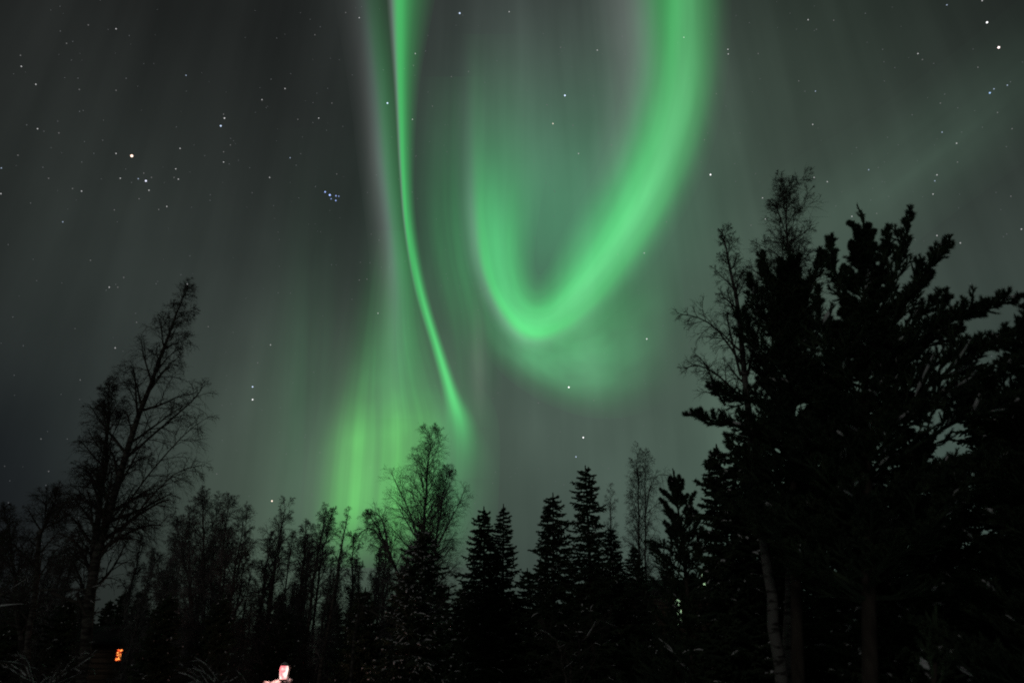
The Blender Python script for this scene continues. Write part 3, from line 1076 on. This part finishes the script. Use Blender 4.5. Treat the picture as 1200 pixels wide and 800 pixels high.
aurora('pale grey aurora ray along the inner edge of the U band near the top',
       [(688, -60), (694, 20), (700, 100), (684, 190), (664, 240)], [(776, -60), (780, 20), (774, 100), (748, 190), (716, 240)],
       [(0, .8), (.3, 1), (.6, .8), (.85, .25), (1, 0)],
       [(0, 0, PINK), (.2, .015, PINK), (.5, .075, PINK), (.72, .08, GREY), (.88, .03, G), (1, 0, G)], 9300)
# soft curve under the U
aurora('soft dim green aurora curve hanging just below the U-shaped band',
       [(548, 350), (572, 418), (620, 462), (684, 488), (744, 486), (812, 450)],
       [(610, 320), (618, 335), (640, 340), (674, 325), (724, 290), (790, 240)],
       [(0, 0), (.12, .25), (.28, .8), (.45, 1), (.64, 1), (.80, .5), (.92, .10), (1, 0)],
       [(0, 0, G), (.12, .05, G), (.24, .19, (.17, 1, .35)), (.42, .29, (.17, 1, .35)), (.60, .22, G), (.82, .04, G), (1, 0, G)], 9600, cloud=.42, streak=.25, sfreq=3, sstretch=7)
# veil between streak and U
aurora('faint green aurora veil between the thin streak and the U-shaped band',
       [(482, 90), (480, 220), (486, 300), (502, 380), (530, 500)],
       [(570, 90), (566, 220), (574, 300), (590, 380), (585, 500)],
       [(0, 0), (.25, .5), (.5, 1), (.72, .9), (.9, .2), (1, 0)],
       [(0, 0, G), (.15, .012, G), (.4, .075, G), (.6, .10, G), (.8, .06, G), (1, 0, GREY)], 9700, streak=.55, sfreq=9)
# grey-pink ray
aurora('narrow greyish aurora ray standing below the left end of the U-shaped band',
       [(540, 330), (542, 400), (544, 450), (546, 520)], [(580, 330), (578, 400), (577, 450), (576, 520)],
       [(0, 0), (.25, .4), (.5, 1), (.75, .5), (.9, .1), (1, 0)],
       [(0, 0, PINK), (.25, .02, PINK), (.5, .07, (1, .86, .9)), (.75, .02, PINK), (1, 0, PINK)], 9900)
# dim rays on the left
aurora('dim green aurora rays high above the slender birches in the left half of the sky',
       [(286, 150), (284, 330), (280, 430), (276, 540), (270, 660)], [(415, 150), (414, 330), (412, 430), (408, 540), (402, 660)],
       [(0, 0), (.2, .15), (.42, .8), (.6, 1), (.8, .8), (1, .2)],
       [(0, 0, G), (.2, .003, (.2, 1, .4)), (.42, .022, (.2, 1, .4)), (.66, .036, (.2, 1, .4)), (.85, .005, G), (1, 0, G)], 10100, streak=.75, sfreq=9, sstretch=.5)
aurora('very faint grey-green aurora veil slanting across the upper right corner of the sky',
       [(1240, -40), (1120, 60), (1010, 140), (900, 210), (850, 300)], [(1240, 160), (1160, 220), (1080, 280), (1010, 350), (960, 420)],
       [(0, .3), (.3, .9), (.6, 1), (.85, .3), (1, 0)],
       [(0, 0, G), (.25, .014, (.5, 1, .65)), (.5, .042, (.55, 1, .7)), (.75, .020, (.5, 1, .65)), (1, 0, G)], 10300, streak=.5, sfreq=5, sstretch=1.5)

# ------------------------------------------------------------------ stars
STAR_R = 14000.0
star_meshes = {}
W_, B_, Y_, O_ = (1, 1, 1), (.62, .76, 1), (1, .93, .75), (1, .62, .42)


def star_mesh(px_r, colr, strength):
    px_r, strength = px_r * .57, strength * .9
    key = (px_r, colr, strength)
    if key not in star_meshes:
        bag = Bag()
        r = px_r / FPX * STAR_R
        a = np.arange(6) * math.pi / 3
        zz = np.array([-.87, -.3, .3, .87])
        rr = np.sqrt(1 - zz ** 2)
        P = np.stack([np.zeros(4), np.zeros(4), zz * r], 1)[None]
        tubes(bag, P, (rr * r)[None], 8)
        bag.add([[0, 0, -r], [0, 0, r]])
        n = 4 * 8
        cap = [[n, (k + 1) % 8, k] for k in range(8)] + [[n + 1, 24 + k, 24 + (k + 1) % 8] for k in range(8)]
        bag.f3.append(np.array(cap))
        star_meshes[key] = bag.mesh('star', emit_mat('starlight', colr, strength))
    return star_meshes[key]


def star(px, py, size, strength, colr, label, group='stars'):
    o = bpy.data.objects.new('star', star_mesh(size, colr, strength))
    COL.objects.link(o)
    o.location = tuple(EYE + ray(px, py) * STAR_R)
    tag(o, label, 'star', group)


star(154.4, 182.7, 2.3, 2.3, (1, .72, .58), 'brightest orange-white star in the upper left sky')
star(1170.4, 55.8, 1.8, 2.2, (1, .82, .80), 'bright pinkish-white star high at the upper right')
star(1156.7, 26.5, 1.5, 1.8, W_, 'bright white star just above the pinkish-white star at the upper right')
star(832.6, 204.7, 1.5, 1.8, W_, 'bright white star alone between the U-shaped band and the tallest birch top')
star(666.6, 453.6, 1.6, 1.8, W_, 'bright white star within the soft green curve under the U-shaped band')
star(683.5, 512.4, 1.5, 1.8, W_, 'bright white star a little above the tallest middle spruce')
star(675, 535, 1.2, 1.0, B_, 'small bluish star right above the tip of the tallest middle spruce')
star(318.7, 586.7, 1.5, 1.7, (1, .8, .66), 'bright warm star just above the slender birch tops')
star(296, 453, 1.4, 1.3, B_, 'upper star of the close upright pair on the left')
star(296, 468, 1.4, 1.4, W_, 'lower star of the close upright pair on the left')
star(662, 112, 1.6, 1.7, B_, 'bright blue-white star between the arms of the U-shaped band')
star(538.7, 15.7, 1.5, 1.4, B_, 'bright blue star near the top edge right of the thin green streak')
star(454, 121, 1.5, 1.6, B_, 'bright blue-white star close at the left edge of the thin green streak')
star(648, 145, 1.3, 1.0, Y_, 'yellowish star left below the bright blue-white star inside the U')
star(171, 212, 1.7, 1.4, (.8, .82, 1), 'bright bluish star below right of the orange-white star')
star(258.7, 147.6, 1.5, 1.3, B_, 'lower brighter star of the small bluish pair right of the orange-white star')
star(263, 138.6, 1.2, .9, W_, 'upper fainter star of the small bluish pair right of the orange-white star')
star(995, 351.5, 1.3, 1.4, W_, 'star glimpsed through a gap in the big pine')
star(758, 397, 1.2, 1.2, W_, 'white star below the right arm of the U-shaped band')
star(1160, 109, 1.4, 1.1, (.4, .62, 1), 'deep blue star lowest of the small trio at the upper right edge')
for x, y, s, k in ((381, 225, 1.3, 1.1), (386.5, 228.6, 1.6, 1.4), (388, 233, 1.0, .7), (393.7, 229.5, 1.2, .8), (397, 230, 1.0, .7), (393.5, 235, 1.2, .9)):
    star(x, y, s * 1.15, k * 1.25, (.36, .5, 1), 'blue star of the tight cluster left of the grey-green ray', 'tight cluster of blue stars')
MID = [(136, 34), (25, 78), (42, 99), (44, 151), (211, 174), (136, 180), (206, 198), (209, 210), (174.6, 223), (141, 209), (95.6, 224), (195.5, 242), (128, 336.5),
       (219.6, 333), (421, 21), (334, 104), (307, 117), (373.5, 138.6), (262, 190), (316, 208), (596.7, 14), (486.7, 63), (700, 59), (678, 180), (483.3, 140),
       (801.4, 44), (853, 58), (853.4, 63.5), (947, 23.4), (952.4, 146), (1151, 1), (1075.7, 63), (1121, 168), (969.5, 213), (1098, 205), (1093.4, 227.5),
       (1197, 268.5), (1098, 276), (1125.4, 284.7), (998.3, 253.6), (755, 296.5), (897, 256.6), (893.6, 232), (954, 208), (317, 404), (443, 367), (135, 407.6), (1, 227)]
BLUE = [(218, 88.5), (73.6, 260), (1.5, 197), (955.6, 107), (1180.5, 100), (1164.8, 104.4), (1104, 155), (1018, 199), (1095.5, 212), (340, 185), (162, 209.5), (1109.6, 6)]
FAINT = [(103.5, 29.5), (78, 51), (24, 65), (136, 106), (93, 105), (69, 156), (21, 182), (204, 208), (168.5, 203), (177.5, 208), (163, 233), (85, 221), (57, 209),
         (186, 245.5), (134, 246), (106, 305), (145, 325), (138, 336.5), (405, 15), (369, 41), (389, 121), (349, 140), (262, 134), (270, 170), (262, 178), (394.6, 204),
         (430, 327), (421, 328), (484.5, 77), (549, 84), (529, 90), (657, 55.7), (641, 123), (671.5, 147), (506.7, 124.6), (716.5, 170), (888.5, 63), (977, 24), (936, 95),
         (839.5, 110), (825.5, 164), (1081, 70), (1146, 79), (1169, 132), (1186, 151), (1102, 121), (1122, 190), (1184.6, 230), (1027.5, 250), (724, 298), (781, 260),
         (880, 264), (914, 209), (302, 425), (244, 382.6), (375, 530), (254, 555), (434, 547.5), (631, 472), (696, 469), (160, 377.6), (94, 445), (48, 514), (57, 552)]
for x, y in MID:
    star(x, y, 1.0, .6, W_, 'small white pinpoint star scattered in the night sky', 'small white stars')
for x, y in BLUE:
    star(x, y, 1.0, .6, B_, 'small blue-tinted pinpoint star scattered in the night sky', 'small blue-tinted stars')
for x, y in FAINT:
    star(x, y, 1.0, .17, W_, 'very faint pinpoint star hardly visible in the night sky', 'very faint stars')

# the star dust behind them that nobody could count
rs = np.random.default_rng(8)
bag = Bag()
n = 5200
d = rs.normal(0, 1, (n * 3, 3))
d[:, 2] = np.abs(d[:, 2])
d = norm(d)[:n]
c_ = EYE + d * (STAR_R * 1.05)
b1, b2 = frames(d)
s_ = (STAR_R * .55 / FPX * rs.uniform(.5, 1.1, (n, 1)))
V = np.stack([c_ + b1 * s_, c_ + b2 * s_, c_ - b1 * s_, c_ - b2 * s_, c_ + d * s_, c_ - d * s_], 1).reshape(-1, 3)
o6 = (np.arange(n) * 6)[:, None, None]
tri = np.array([[0, 1, 4], [1, 2, 4], [2, 3, 4], [3, 0, 4], [1, 0, 5], [2, 1, 5], [3, 2, 5], [0, 3, 5]])[None]
bag.add(V, (o6 + tri).reshape(-1, 3))
o = bpy.data.objects.new('star_dust', bag.mesh('star_dust', emit_mat('star_dust', (.9, .95, 1), .13), smooth=False))
COL.objects.link(o)
o['kind'] = 'stuff'
tag(o, 'haze of barely visible stars all over the night sky', 'star dust')
